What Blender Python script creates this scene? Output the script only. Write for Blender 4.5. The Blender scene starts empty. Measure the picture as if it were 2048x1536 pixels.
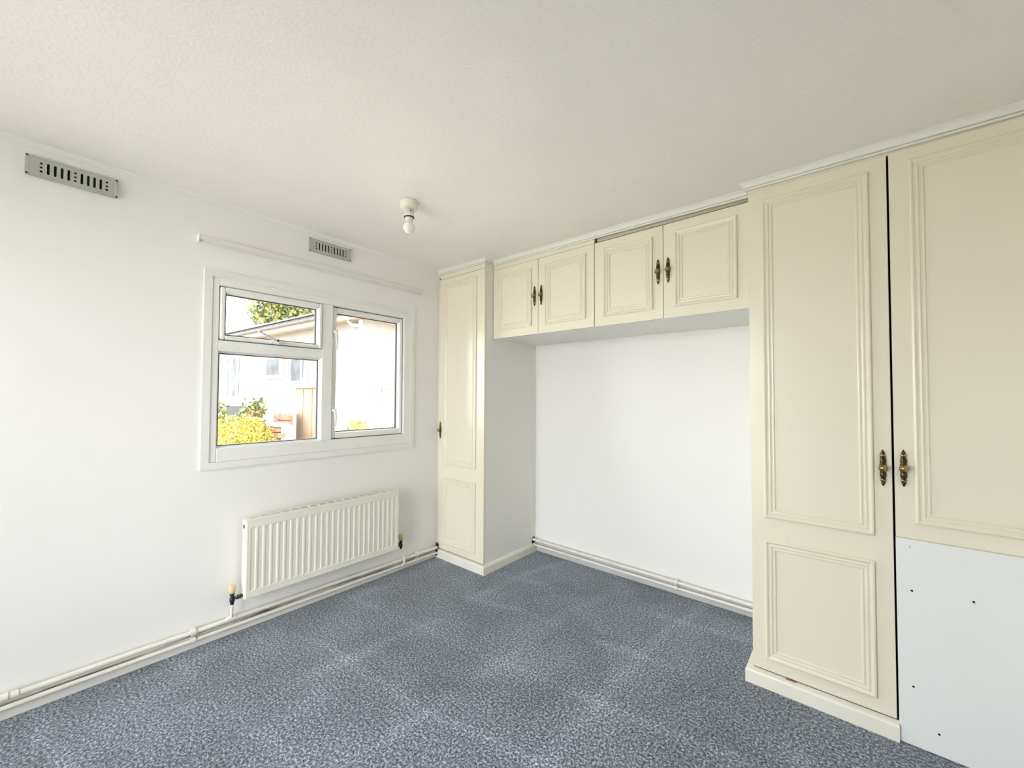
import bpy, math, random
from mathutils import Vector, Matrix

# ------------------------------------------------------------------ camera, sky, sun, exposure
SC = bpy.context.scene
COL = SC.collection
random.seed(7)

YAW, PITCH, ROLL, FPX = 0.7115, 0.0262, 0.0049, 808.17
def cam_axes():
    cy, sy = math.cos(YAW), math.sin(YAW)
    f = Vector((-sy, cy, 0)); r = Vector((cy, sy, 0)); u = Vector((0, 0, 1))
    f2 = f*math.cos(PITCH)+u*math.sin(PITCH); u2 = u*math.cos(PITCH)-f*math.sin(PITCH)
    r3 = r*math.cos(ROLL)+u2*math.sin(ROLL); u3 = u2*math.cos(ROLL)-r*math.sin(ROLL)
    return r3, u3, f2
cd = bpy.data.cameras.new('camera')
cam = bpy.data.objects.new('camera', cd); COL.objects.link(cam)
r_, u_, f_ = cam_axes()
M = Matrix((r_, u_, -f_)).transposed().to_4x4()
M.translation = Vector((2.42, -2.6249, 1.2129))
cam.matrix_world = M
cd.sensor_fit = 'HORIZONTAL'; cd.sensor_width = 36.0; cd.lens = FPX/2048*36.0
cd.shift_x = 15.754/2048; cd.shift_y = 4.644/2048
cd.clip_start = 0.02; cd.clip_end = 200
SC.camera = cam

world = bpy.data.worlds.new('sky'); SC.world = world
world.use_nodes = True
bg = world.node_tree.nodes['Background']
bg.inputs['Color'].default_value = (0.965, 0.962, 1.0, 1)
bg.inputs['Strength'].default_value = 4.7

sl = bpy.data.lights.new('sun', 'SUN'); sl.energy = 3.5; sl.angle = math.radians(0.6); sl.color = (1.0, 0.93, 0.80)
sun = bpy.data.objects.new('sun', sl); COL.objects.link(sun)
sun.rotation_euler = Vector((0.62, 0.16, 0.77)).to_track_quat('Z', 'Y').to_euler()
sun.location = (6, 2, 8)

def portal(name, loc, direction, w, h):
    l = bpy.data.lights.new(name, 'AREA'); l.shape = 'RECTANGLE'; l.size = w; l.size_y = h
    l.cycles.is_portal = True
    o = bpy.data.objects.new(name, l); COL.objects.link(o)
    o.location = loc; o.rotation_euler = Vector(direction).to_track_quat('-Z', 'Z').to_euler()
portal('window_portal', (-0.07, -1.46, 1.345), (1, 0, 0), 1.25, 1.0)
portal('fill_portal', (0.90, -3.62, 1.06), (0, 1, 0), 1.5, 2.1)  # guides sky light through the added patio doors

vs = SC.view_settings
vs.view_transform = 'Standard'; vs.look = 'None'; vs.gamma = 1.0; vs.use_curve_mapping = False
vs.exposure = 1.35
SC.cycles.diffuse_bounces = 6; SC.cycles.max_bounces = 10; SC.cycles.transparent_max_bounces = 24
SC.cycles.sample_clamp_indirect = 6.0
SC.cycles.use_adaptive_sampling = True; SC.cycles.adaptive_threshold = 0.05

# ------------------------------------------------------------------ materials
def nodes_of(m):
    m.use_nodes = True
    nt = m.node_tree
    return nt, nt.nodes['Principled BSDF']
def N(nt, kind, **kw):
    n = nt.nodes.new(kind)
    for k, v in kw.items():
        if hasattr(n, k): setattr(n, k, v)
        else: n.inputs[k.replace('_', ' ')].default_value = v
    return n
def paint(name, col, rough=0.5, var=0.03, vscale=3.0, bump=0.0, bscale=200.0, bdist=0.001, spec=0.5, metallic=0.0, detail=3.0, coat=0.0):
    m = bpy.data.materials.new(name); nt, b = nodes_of(m)
    tc = N(nt, 'ShaderNodeTexCoord')
    ns = N(nt, 'ShaderNodeTexNoise'); ns.inputs['Scale'].default_value = vscale; ns.inputs['Detail'].default_value = 4
    nt.links.new(tc.outputs['Object'], ns.inputs['Vector'])
    cr = N(nt, 'ShaderNodeValToRGB')
    cr.color_ramp.elements[0].position = 0.3; cr.color_ramp.elements[1].position = 0.7
    cr.color_ramp.elements[0].color = tuple(max(0, c*(1-var)) for c in col)+(1,)
    cr.color_ramp.elements[1].color = tuple(min(1, c*(1+var)) for c in col)+(1,)
    nt.links.new(ns.outputs['Fac'], cr.inputs['Fac'])
    nt.links.new(cr.outputs['Color'], b.inputs['Base Color'])
    b.inputs['Roughness'].default_value = rough; b.inputs['Metallic'].default_value = metallic
    b.inputs['Specular IOR Level'].default_value = spec
    if coat: b.inputs['Coat Weight'].default_value = coat; b.inputs['Coat Roughness'].default_value = rough
    if bump:
        n2 = N(nt, 'ShaderNodeTexNoise'); n2.inputs['Scale'].default_value = bscale; n2.inputs['Detail'].default_value = detail
        nt.links.new(tc.outputs['Object'], n2.inputs['Vector'])
        bp = N(nt, 'ShaderNodeBump'); bp.inputs['Strength'].default_value = bump; bp.inputs['Distance'].default_value = bdist
        nt.links.new(n2.outputs['Fac'], bp.inputs['Height'])
        nt.links.new(bp.outputs['Normal'], b.inputs['Normal'])
    return m

M_WALL = paint('wall_paint', (0.86, 0.85, 0.83), 0.55, 0.015, 2.0, 0.12, 160, 0.001)
M_CEIL = paint('ceiling_stipple', (0.905, 0.88, 0.81), 0.75, 0.012, 3.0, 0.42, 85, 0.004, 0.3, detail=5)
M_CREAM = paint('cream_lacquer', (0.80, 0.757, 0.61), 0.22, 0.012, 1.5, 0.02, 120, 0.0004, 0.6)
M_CARC = paint('carcass_board', (0.82, 0.81, 0.76), 0.45, 0.012, 1.5, 0.03, 120, 0.0005, 0.4)
M_PLINTH = paint('plinth_paint', (0.82, 0.79, 0.70), 0.42, 0.03, 6.0, 0.05, 90, 0.001)
M_BOARD = paint('white_melamine', (0.80, 0.815, 0.80), 0.28, 0.01, 1.0, 0.02, 60, 0.0005)
M_CORN = paint('cornice_white', (0.86, 0.85, 0.79), 0.45, 0.015, 5.0, 0.05, 140, 0.0006)
M_PVC = paint('window_plastic', (0.84, 0.835, 0.81), 0.28, 0.02, 5.0)
M_ARCH = paint('architrave_paint', (0.83, 0.82, 0.79), 0.45, 0.03, 8.0, 0.1, 90, 0.001)
M_RAIL = paint('rail_cream', (0.80, 0.78, 0.725), 0.4, 0.02, 8.0)
M_GASKET = paint('black_gasket', (0.02, 0.02, 0.022), 0.6, 0.1)
M_RAD = paint('radiator_enamel', (0.83, 0.80, 0.69), 0.32, 0.012, 4.0)
M_RADIN = paint('radiator_inside', (0.10, 0.085, 0.055), 0.8, 0.1)
M_PIPE = paint('pipe_paint', (0.82, 0.79, 0.72), 0.38, 0.05, 12.0, 0.15, 60, 0.002)
M_BLACK = paint('blackened_metal', (0.012, 0.011, 0.010), 0.55, 0.3, 40)
M_CAP = paint('yellowed_plastic', (0.66, 0.56, 0.30), 0.5, 0.08, 30)
M_CHROME = paint('dull_chrome', (0.6, 0.6, 0.58), 0.3, 0.05, 30, metallic=1.0)
M_DARK = paint('hollow_shade', (0.006, 0.005, 0.005), 0.9, 0.1)  # near-black colour that paints in the shade of holes and hollows
M_VENT = paint('vent_metal', (0.48, 0.49, 0.455), 0.42, 0.05, 14.0, 0.05, 60, 0.001, metallic=0.25)
M_LAMP = paint('lamp_plastic', (0.80, 0.76, 0.66), 0.32, 0.02, 6.0)
M_BULB = paint('opal_glass', (0.86, 0.85, 0.76), 0.22, 0.01, 3.0)
M_GREYP = paint('handle_plastic', (0.72, 0.71, 0.68), 0.35, 0.03, 12)
M_CHIP = paint('raw_chipboard', (0.25, 0.14, 0.06), 0.8, 0.3, 200)
M_BASE = paint('grey_baseboard', (0.58, 0.585, 0.565), 0.55, 0.06, 8.0)

M_BRASS = paint('antique_brass', (0.36, 0.27, 0.13), 0.28, 0.35, 60.0, metallic=1.0)
M_BRONZE = paint('dark_bronze', (0.085, 0.062, 0.032), 0.30, 0.5, 80.0, metallic=1.0)

def glass():
    m = bpy.data.materials.new('clear_glazing'); m.use_nodes = True; nt = m.node_tree
    for n in list(nt.nodes):
        if n.type != 'OUTPUT_MATERIAL': nt.nodes.remove(n)
    out = [n for n in nt.nodes if n.type == 'OUTPUT_MATERIAL'][0]
    t = N(nt, 'ShaderNodeBsdfTransparent'); t.inputs['Color'].default_value = (0.97, 0.985, 0.98, 1)
    g = N(nt, 'ShaderNodeBsdfGlossy'); g.inputs['Roughness'].default_value = 0.02
    fr = N(nt, 'ShaderNodeFresnel'); fr.inputs['IOR'].default_value = 1.35
    mx = N(nt, 'ShaderNodeMixShader')
    nt.links.new(fr.outputs['Fac'], mx.inputs['Fac']); nt.links.new(t.outputs[0], mx.inputs[1]); nt.links.new(g.outputs[0], mx.inputs[2])
    nt.links.new(mx.outputs[0], out.inputs['Surface'])
    return m
M_GLASS = glass()

def carpet():
    m = bpy.data.materials.new('blue_grey_carpet'); nt, b = nodes_of(m)
    L = nt.links.new
    tc = N(nt, 'ShaderNodeTexCoord')
    def noise(scale, detail=2.0, rough=0.5, dist=0.0, vec=None):
        n = N(nt, 'ShaderNodeTexNoise'); n.inputs['Scale'].default_value = scale; n.inputs['Detail'].default_value = detail
        n.inputs['Roughness'].default_value = rough; n.inputs['Distortion'].default_value = dist
        L(vec if vec else tc.outputs['Object'], n.inputs['Vector']); return n
    def ramp(src, stops):
        c = N(nt, 'ShaderNodeValToRGB'); els = c.color_ramp.elements
        while len(els) < len(stops): els.new(0.5)
        for e, (p, col) in zip(els, stops):
            e.position = p; e.color = col if len(col) == 4 else tuple(col)+(1,)
        L(src, c.inputs['Fac']); return c
    def math_(op, a, bb):
        n = N(nt, 'ShaderNodeMath'); n.operation = op
        for i, v in enumerate((a, bb)):
            if isinstance(v, (int, float)): n.inputs[i].default_value = v
            else: L(v, n.inputs[i])
        return n.outputs[0]
    sp = noise(112, 3.0, 0.80)                       # yarn speckle
    col = ramp(sp.outputs['Fac'], [(0.35, (0.024, 0.030, 0.040)), (0.50, (0.138, 0.160, 0.195)), (0.64, (0.50, 0.555, 0.63))])
    # brushed nap: pale drag marks in two directions and soft patches
    def stripes(ang, scale, lo, hi, dist):
        mp = N(nt, 'ShaderNodeMapping'); mp.inputs['Rotation'].default_value = (0, 0, ang)
        L(tc.outputs['Object'], mp.inputs['Vector'])
        w = N(nt, 'ShaderNodeTexWave'); w.inputs['Scale'].default_value = scale; w.inputs['Distortion'].default_value = dist
        w.inputs['Detail'].default_value = 3; w.inputs['Detail Scale'].default_value = 1.2
        L(mp.outputs['Vector'], w.inputs['Vector'])
        return ramp(w.outputs['Fac'], [(lo, (0, 0, 0)), (hi, (1, 1, 1))]).outputs['Color']
    s1 = stripes(math.radians(80), 0.80, 0.93, 1.0, 2.4)
    s2 = stripes(math.radians(4), 0.62, 0.92, 1.0, 3.0)
    mask = ramp(noise(1.6, 2.0).outputs['Fac'], [(0.42, (0, 0, 0)), (0.60, (1, 1, 1))]).outputs['Color']
    patch = noise(3.2, 4.0, 0.55, 0.4)
    st = math_('MULTIPLY', math_('ADD', s1, s2), mask)
    gain = math_('ADD', math_('ADD', math_('MULTIPLY', patch.outputs['Fac'], 0.95), 0.50), math_('MULTIPLY', st, 0.22))
    mul = N(nt, 'ShaderNodeMix'); mul.data_type = 'RGBA'; mul.blend_type = 'MULTIPLY'; mul.inputs[0].default_value = 1.0
    cg = N(nt, 'ShaderNodeCombineColor')
    for i in range(3): L(gain, cg.inputs[i])
    L(col.outputs['Color'], mul.inputs[6]); L(cg.outputs[0], mul.inputs[7])
    L(mul.outputs[2], b.inputs['Base Color'])
    b.inputs['Roughness'].default_value = 0.95; b.inputs['Specular IOR Level'].default_value = 0.1
    b.inputs['Sheen Weight'].default_value = 0.25; b.inputs['Sheen Roughness'].default_value = 0.5
    bp = N(nt, 'ShaderNodeBump'); bp.inputs['Strength'].default_value = 0.5; bp.inputs['Distance'].default_value = 0.004
    L(sp.outputs['Fac'], bp.inputs['Height']); L(bp.outputs['Normal'], b.inputs['Normal'])
    return m
M_CARPET = carpet()

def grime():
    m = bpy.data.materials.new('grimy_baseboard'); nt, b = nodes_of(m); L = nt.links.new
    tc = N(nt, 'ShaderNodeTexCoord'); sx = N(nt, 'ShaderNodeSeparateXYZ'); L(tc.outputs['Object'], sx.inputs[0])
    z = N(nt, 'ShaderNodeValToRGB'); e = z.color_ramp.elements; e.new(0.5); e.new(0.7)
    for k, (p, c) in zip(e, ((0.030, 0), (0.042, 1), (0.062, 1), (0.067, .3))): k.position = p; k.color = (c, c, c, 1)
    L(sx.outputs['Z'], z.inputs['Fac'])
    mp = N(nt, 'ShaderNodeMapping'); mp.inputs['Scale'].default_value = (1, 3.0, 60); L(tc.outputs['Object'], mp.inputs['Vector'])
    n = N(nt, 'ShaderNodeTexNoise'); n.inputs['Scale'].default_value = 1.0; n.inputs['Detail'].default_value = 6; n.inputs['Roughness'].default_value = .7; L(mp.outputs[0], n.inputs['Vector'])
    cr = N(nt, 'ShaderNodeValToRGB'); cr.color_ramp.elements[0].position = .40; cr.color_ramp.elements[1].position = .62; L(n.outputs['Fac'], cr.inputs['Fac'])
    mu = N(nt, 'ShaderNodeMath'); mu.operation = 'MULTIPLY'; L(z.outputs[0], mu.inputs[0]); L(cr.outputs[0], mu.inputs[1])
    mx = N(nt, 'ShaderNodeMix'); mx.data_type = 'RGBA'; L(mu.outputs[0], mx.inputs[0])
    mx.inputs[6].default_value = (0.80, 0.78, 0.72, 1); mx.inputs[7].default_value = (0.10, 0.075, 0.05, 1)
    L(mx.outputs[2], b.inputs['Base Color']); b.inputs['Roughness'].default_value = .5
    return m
M_GRIME = grime()

# outdoors
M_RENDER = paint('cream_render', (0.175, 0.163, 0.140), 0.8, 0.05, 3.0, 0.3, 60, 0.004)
M_FASCIA = paint('peach_fascia', (0.34, 0.235, 0.15), 0.5, 0.05, 4.0)
M_TILE = paint('roof_tile_grey', (0.09, 0.083, 0.083), 0.8, 0.2, 6.0)
M_OUTWHITE = paint('outdoor_white', (0.55, 0.55, 0.54), 0.5, 0.03, 3.0)
M_OUTGLASS = paint('dark_window_glass', (0.045, 0.053, 0.058), 0.5, 0.5, 5.0, spec=0.15)
M_SHED = paint('shed_board', (0.24, 0.165, 0.105), 0.7, 0.08, 6.0)
M_SHEDSUN = paint('shed_sunlit', (0.5, 0.47, 0.43), 0.7, 0.05, 6.0)  # paler copy of the shed board, sunlight painted into its colour
M_BRICK = paint('red_brick', (0.17, 0.085, 0.05), 0.85, 0.25, 12.0)
M_STONE = paint('coping_stone', (0.50, 0.48, 0.44), 0.85, 0.1, 8.0)
M_GRASS = paint('garden_ground', (0.42, 0.40, 0.34), 0.95, 0.3, 3.0)
M_CHAIR = paint('chair_plastic', (0.30, 0.30, 0.30), 0.6, 0.04, 4.0)
M_CHAIRSEAT = paint('chair_fabric', (0.05, 0.052, 0.055), 0.8, 0.1, 20.0)
M_BARK = paint('bark', (0.12, 0.09, 0.06), 0.9, 0.3, 10.0)
M_POT = paint('yellow_planter', (0.26, 0.22, 0.06), 0.6, 0.1, 10.0)
def leafmat(name, c1, c2, c3):
    m = bpy.data.materials.new(name); nt, b = nodes_of(m)
    g = N(nt, 'ShaderNodeNewGeometry'); cr = N(nt, 'ShaderNodeValToRGB')
    els = cr.color_ramp.elements; els.new(0.5)
    for e, (p, c) in zip(els, ((0.0, c1), (0.5, c2), (1.0, c3))): e.position = p; e.color = c+(1,)
    nt.links.new(g.outputs['Random Per Island'], cr.inputs['Fac']); nt.links.new(cr.outputs['Color'], b.inputs['Base Color'])
    b.inputs['Roughness'].default_value = 0.55
    b.inputs['Transmission Weight'].default_value = 0.0
    return m
M_LEAFY = leafmat('yellow_leaves', (0.10, 0.11, 0.01), (0.26, 0.22, 0.015), (0.36, 0.29, 0.03))
M_LEAFG = leafmat('green_leaves', (0.03, 0.055, 0.01), (0.09, 0.11, 0.02), (0.17, 0.17, 0.035))
M_LEAFT = leafmat('tree_leaves', (0.035, 0.055, 0.02), (0.10, 0.115, 0.025), (0.20, 0.185, 0.03))
M_LEAFR = leafmat('coral_petals', (0.25, 0.06, 0.04), (0.30, 0.11, 0.05), (0.3, 0.18, 0.13))
M_REED = leafmat('reed_leaves', (0.16, 0.14, 0.07), (0.30, 0.24, 0.14), (0.36, 0.22, 0.20))

# ------------------------------------------------------------------ mesh helpers
WL = {}                                              # world location of translated parents
class MB:
    def __init__(s): s.v = []; s.f = []; s.sm = []
    def add(s, vs_, fs, smooth=False):
        o = len(s.v); s.v += [tuple(p) for p in vs_]
        for f in fs: s.f.append(tuple(i+o for i in f)); s.sm.append(smooth)
        return s
    def box(s, x0, x1, y0, y1, z0, z1, b=0.0):
        x0, x1 = min(x0, x1), max(x0, x1); y0, y1 = min(y0, y1), max(y0, y1); z0, z1 = min(z0, z1), max(z0, z1)
        if b <= 0:
            s.add([(x0,y0,z0),(x1,y0,z0),(x1,y1,z0),(x0,y1,z0),(x0,y0,z1),(x1,y0,z1),(x1,y1,z1),(x0,y1,z1)],
                  [(0,3,2,1),(4,5,6,7),(0,1,5,4),(1,2,6,5),(2,3,7,6),(3,0,4,7)])
            return s
        b = min(b, (x1-x0)*.49, (y1-y0)*.49, (z1-z0)*.49)
        X = (x0, x1); Y = (y0, y1); Z = (z0, z1); idx = {}; vs_ = []
        for i in (0, 1):
            for j in (0, 1):
                for k in (0, 1):
                    c = (X[i], Y[j], Z[k]); d = (1-2*i, 1-2*j, 1-2*k)
                    for a in range(3):
                        p = [c[t]+(0 if t == a else d[t]*b) for t in range(3)]
                        idx[i, j, k, a] = len(vs_); vs_.append(p)
        fs = []
        def face(l):
            c = sum((Vector(vs_[q]) for q in l), Vector())/len(l)
            n = (Vector(vs_[l[1]])-Vector(vs_[l[0]])).cross(Vector(vs_[l[2]])-Vector(vs_[l[0]]))
            m_ = Vector(((x0+x1)/2, (y0+y1)/2, (z0+z1)/2))
            fs.append(tuple(l) if n.dot(c-m_) > 0 else tuple(reversed(l)))
        for a in range(3):
            o1, o2 = [t for t in range(3) if t != a]
            for e in (0, 1):
                q = []
                for p1, p2 in ((0, 0), (1, 0), (1, 1), (0, 1)):
                    t = [0, 0, 0]; t[a] = e; t[o1] = p1; t[o2] = p2; q.append(idx[t[0], t[1], t[2], a])
                face(q)
            for p1 in (0, 1):                       # edge along axis a
                for p2 in (0, 1):
                    q = []
                    for e, ax in ((0, o1), (0, o2), (1, o2), (1, o1)):
                        t = [0, 0, 0]; t[a] = e; t[o1] = p1; t[o2] = p2; q.append(idx[t[0], t[1], t[2], ax])
                    face(q)
        for i in (0, 1):
            for j in (0, 1):
                for k in (0, 1): face([idx[i, j, k, a] for a in range(3)])
        s.add(vs_, fs); return s
    def prism(s, poly, axis, a0, a1):
        """poly of 2D points extruded along axis (0,1,2); the 2D coords fill the other axes in order."""
        n = len(poly); vs_ = []
        for a in (a0, a1):
            for p in poly:
                c = list(p); c.insert(axis, a); vs_.append(tuple(c))
        fs = [tuple(range(n-1, -1, -1)), tuple(range(n, 2*n))]
        fs += [(i, (i+1) % n, n+(i+1) % n, n+i) for i in range(n)]
        s.add(vs_, fs); return s
    def tube(s, pts, r, seg=12, caps=True):
        pts = [Vector(p) for p in pts]; rs = r if isinstance(r, (list, tuple)) else [r]*len(pts)
        vs_ = []; up = None
        for i, p in enumerate(pts):
            t = (pts[min(i+1, len(pts)-1)]-pts[max(i-1, 0)]).normalized()
            if up is None:
                up = Vector((0, 0, 1)) if abs(t.z) < .9 else Vector((1, 0, 0))
            a = (up-t*up.dot(t)).normalized(); b_ = t.cross(a); up = a
            for k in range(seg):
                th = 2*math.pi*k/seg; vs_.append(p+(a*math.cos(th)+b_*math.sin(th))*rs[i])
        n = len(pts)
        fs = [(i*seg+k, i*seg+(k+1) % seg, (i+1)*seg+(k+1) % seg, (i+1)*seg+k) for i in range(n-1) for k in range(seg)]
        s.add(vs_, fs, True)
        if caps:
            s.add(vs_[:seg], [tuple(range(seg-1, -1, -1))]); s.add(vs_[-seg:], [tuple(range(seg))])
        return s
    def lathe(s, prof, centre, axis=2, seg=24, flat=1.0):
        """prof: (radius, height) list; axis 2 = vertical. flat squeezes the second radial axis."""
        c = Vector(centre); vs_ = []
        for r, h in prof:
            for k in range(seg):
                th = 2*math.pi*k/seg; a, b_ = r*math.cos(th), r*math.sin(th)*flat
                vs_.append(c+(Vector((a, b_, h)) if axis == 2 else Vector((a, h, b_)) if axis == 1 else Vector((h, a, b_))))
        n = len(prof)
        rev = axis == 1
        for i in range(n-1):
            for k in range(seg):
                q = (i*seg+k, i*seg+(k+1) % seg, (i+1)*seg+(k+1) % seg, (i+1)*seg+k)
                s.f.append(tuple(j+len(s.v) for j in (q if not rev else q[::-1]))); s.sm.append(True)
        s.f.append(tuple(len(s.v)+j for j in (range(seg-1, -1, -1) if not rev else range(seg)))); s.sm.append(False)
        e = (n-1)*seg
        s.f.append(tuple(len(s.v)+e+j for j in (range(seg) if not rev else range(seg-1, -1, -1)))); s.sm.append(False)
        s.v += [tuple(p) for p in vs_]
        return s
    def mesh(s, name, off=(0, 0, 0)):
        me = bpy.data.meshes.new(name)
        me.from_pydata([(p[0]-off[0], p[1]-off[1], p[2]-off[2]) for p in s.v], [], s.f)
        me.polygons.foreach_set('use_smooth', s.sm); me.update()
        return me
def tag(o, label=None, cat=None, group=None, kind=None):
    if label: o['label'] = label
    if cat: o['category'] = cat
    if group: o['group'] = group
    if kind: o['kind'] = kind
    return o
def root(name, loc, label, cat, group=None, kind=None, rotz=0.0):
    o = bpy.data.objects.new(name, None); COL.objects.link(o); o.empty_display_size = 0.1
    o.location = loc; o.rotation_euler = (0, 0, rotz); WL[o] = Vector(loc)
    return tag(o, label, cat, group, kind)
def obj(name, mb, mat, parent=None, local=False, label=None):
    """One mesh object. Coordinates are world ones (or the parent's own when local)."""
    off = Vector((0, 0, 0))
    if parent is not None and not local: off = WL[parent]
    me = mb.mesh(name, off) if isinstance(mb, MB) else mb
    me.materials.clear(); me.materials.append(mat)
    o = bpy.data.objects.new(name, me); COL.objects.link(o)
    if parent is not None: o.parent = parent; WL[o] = WL.get(parent, Vector((0, 0, 0)))
    else: WL[o] = Vector((0, 0, 0))
    if label: o['label'] = label
    return o
def copy_part(name, me, loc, parent, label=None):
    """A part that shares mesh data; loc in world coordinates."""
    o = bpy.data.objects.new(name, me); COL.objects.link(o); o.parent = parent
    o.location = Vector(loc)-WL[parent]; WL[o] = Vector(loc)
    if label: o['label'] = label
    return o
def plate_mesh(name, outer, holes, depth):
    """Flat plate in XY with true holes, thickness depth (towards +Z)."""
    cu = bpy.data.curves.new(name, 'CURVE'); cu.dimensions = '2D'; cu.fill_mode = 'BOTH'; cu.extrude = depth/2
    for ring in [outer]+holes:
        sp = cu.splines.new('POLY'); sp.points.add(len(ring)-1)
        for p, q in zip(sp.points, ring): p.co = (q[0], q[1], 0, 1)
        sp.use_cyclic_u = True
    o = bpy.data.objects.new(name, cu); COL.objects.link(o)
    bpy.context.view_layer.update()
    me = bpy.data.meshes.new_from_object(o.evaluated_get(bpy.context.evaluated_depsgraph_get()))
    bpy.data.objects.remove(o); bpy.data.curves.remove(cu); me.name = name
    return me
def ceil_z(x, y): return 2.172-0.0095*x-0.0115*y

# ------------------------------------------------------------------ the room shell
XR, YF = 3.0, -3.6                                   # right wall and the wall behind the camera
fl = MB(); fl.box(-0.12, XR+.12, YF-.12, 0.12, -0.06, 0.0)
tag(obj('floor', fl, M_CARPET), 'blue grey speckled fitted carpet with pale brush marks', 'floor', kind='structure')
cz = MB(); x0, x1, y0, y1 = -0.12, XR+.12, YF-.12, 0.12
q = [(x, y, ceil_z(x, y)) for x, y in ((x0, y0), (x1, y0), (x1, y1), (x0, y1))]
cz.add(q+[(a, b, c+.08) for a, b, c in q], [(0, 1, 2, 3)[::-1], (4, 5, 6, 7), (0, 1, 5, 4), (1, 2, 6, 5), (2, 3, 7, 6), (3, 0, 4, 7)])
tag(obj('ceiling', cz, M_CEIL), 'off-white stippled ceiling', 'ceiling', kind='structure')
# window wall with its opening
WY0, WY1, WZ0, WZ1 = -2.062, -0.861, 0.879, 1.812    # frame outside
ZT = 2.26
wl = MB()
wl.box(-.12, 0, YF-.12, WY0, 0, ZT); wl.box(-.12, 0, WY1, .12, 0, ZT)
wl.box(-.12, 0, WY0, WY1, 0, WZ0); wl.box(-.12, 0, WY0, WY1, WZ1, ZT)
tag(obj('wall_left', wl, M_WALL), 'white painted wall holding the window', 'wall', kind='structure')
wb = MB(); wb.box(0, XR+.12, 0, .12, 0, ZT)
tag(obj('wall_back', wb, M_WALL), 'white painted wall behind the wardrobes', 'wall', kind='structure')
wr = MB(); wr.box(XR, XR+.12, YF-.12, 0, 0, ZT)
tag(obj('wall_right', wr, M_WALL), 'plain white painted side wall', 'wall', kind='structure')
PX0, PX1, PZ1 = 0.15, 1.65, 2.05                     # unseen patio door added behind the camera to let in fill daylight
wf = MB()
wf.box(0, PX0, YF-.12, YF, 0, ZT); wf.box(PX1, XR, YF-.12, YF, 0, ZT); wf.box(PX0, PX1, YF-.12, YF, PZ1, ZT)
tag(obj('wall_front', wf, M_WALL), 'white wall with the added unseen patio doors behind the viewer', 'wall', kind='structure')

# baseboards and ceiling bead
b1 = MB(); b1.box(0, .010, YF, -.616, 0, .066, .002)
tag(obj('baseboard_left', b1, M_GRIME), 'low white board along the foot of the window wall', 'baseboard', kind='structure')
b2 = MB(); b2.box(.512, 2.05, -.010, 0, 0, .066, .002)
tag(obj('baseboard_back', b2, M_BASE), 'low white board along the foot of the alcove wall', 'baseboard', kind='structure')
tr = MB()
def bead(y): z = ceil_z(0, y); return [(0.0, y, z-.022), (.004, y, z-.022), (.007, y, z-.017), (.007, y, z-.008), (.012, y, z), (0, y, z)]
A, B_ = bead(YF), bead(-.60)
tr.add(A+B_, [(0, 1, 2, 3, 4, 5), (11, 10, 9, 8, 7, 6)]+[(i, 6+i, 6+(i+1) % 6, (i+1) % 6) for i in range(6)])
tag(obj('trim_1', tr, M_WALL), 'thin painted bead where the window wall meets the ceiling', 'trim', kind='structure')

# ------------------------------------------------------------------ the window
win = root('window_1', (0, -1.46, WZ0), 'white plastic framed window with three panes', 'window', kind='structure')
# architrave: four mitred flat boards
AY0, AY1, AZ0, AZ1, AW, AT = -2.093, -0.828, 0.844, 1.843, 0.034, 0.009
def arch(p, name='architrave'):
    m = MB(); n = 4
    vs_ = [(0, a, b) for a, b in p]+[(AT, a, b) for a, b in p]
    m.add(vs_, [(3, 2, 1, 0), (4, 5, 6, 7)]+[(i, (i+1) % n, n+(i+1) % n, n+i) for i in range(n)])
    obj(name, m, M_ARCH, win)
arch([(AY0, AZ0), (AY1, AZ0), (AY1-AW, AZ0+AW), (AY0+AW, AZ0+AW)])
arch([(AY1, AZ0), (AY1, AZ1), (AY1-AW, AZ1-AW), (AY1-AW, AZ0+AW)])
arch([(AY1, AZ1), (AY0, AZ1), (AY0+AW, AZ1-AW), (AY1-AW, AZ1-AW)])
arch([(AY0, AZ1), (AY0, AZ0), (AY0+AW, AZ0+AW), (AY0+AW, AZ1-AW)])
def rect_frame(m, ya, yb, za, zb, l, r, t, b, xo, xi, bev=.003):
    """rectangular frame of four bars; l r t b are bar widths"""
    m.box(xo, xi, ya, ya+l, za, zb, bev); m.box(xo, xi, yb-r, yb, za, zb, bev)
    m.box(xo, xi, ya+l, yb-r, zb-t, zb, bev); m.box(xo, xi, ya+l, yb-r, za, za+b, bev)
fr = MB()
FX = 0.004
rect_frame(fr, WY0, WY1, WZ0, WZ1, .034, .054, .042, .068, -.075, FX)
obj('frame', fr, M_PVC, win)
mu = MB(); mu.box(-.075, FX, -1.503, -1.438, WZ0+.068, WZ1-.042, .003); obj('mullion', mu, M_PVC, win)
ts = MB(); ts.box(-.075, FX, WY0+.034, -1.503, 1.438, 1.493, .003); obj('transom', ts, M_PVC, win)
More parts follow.
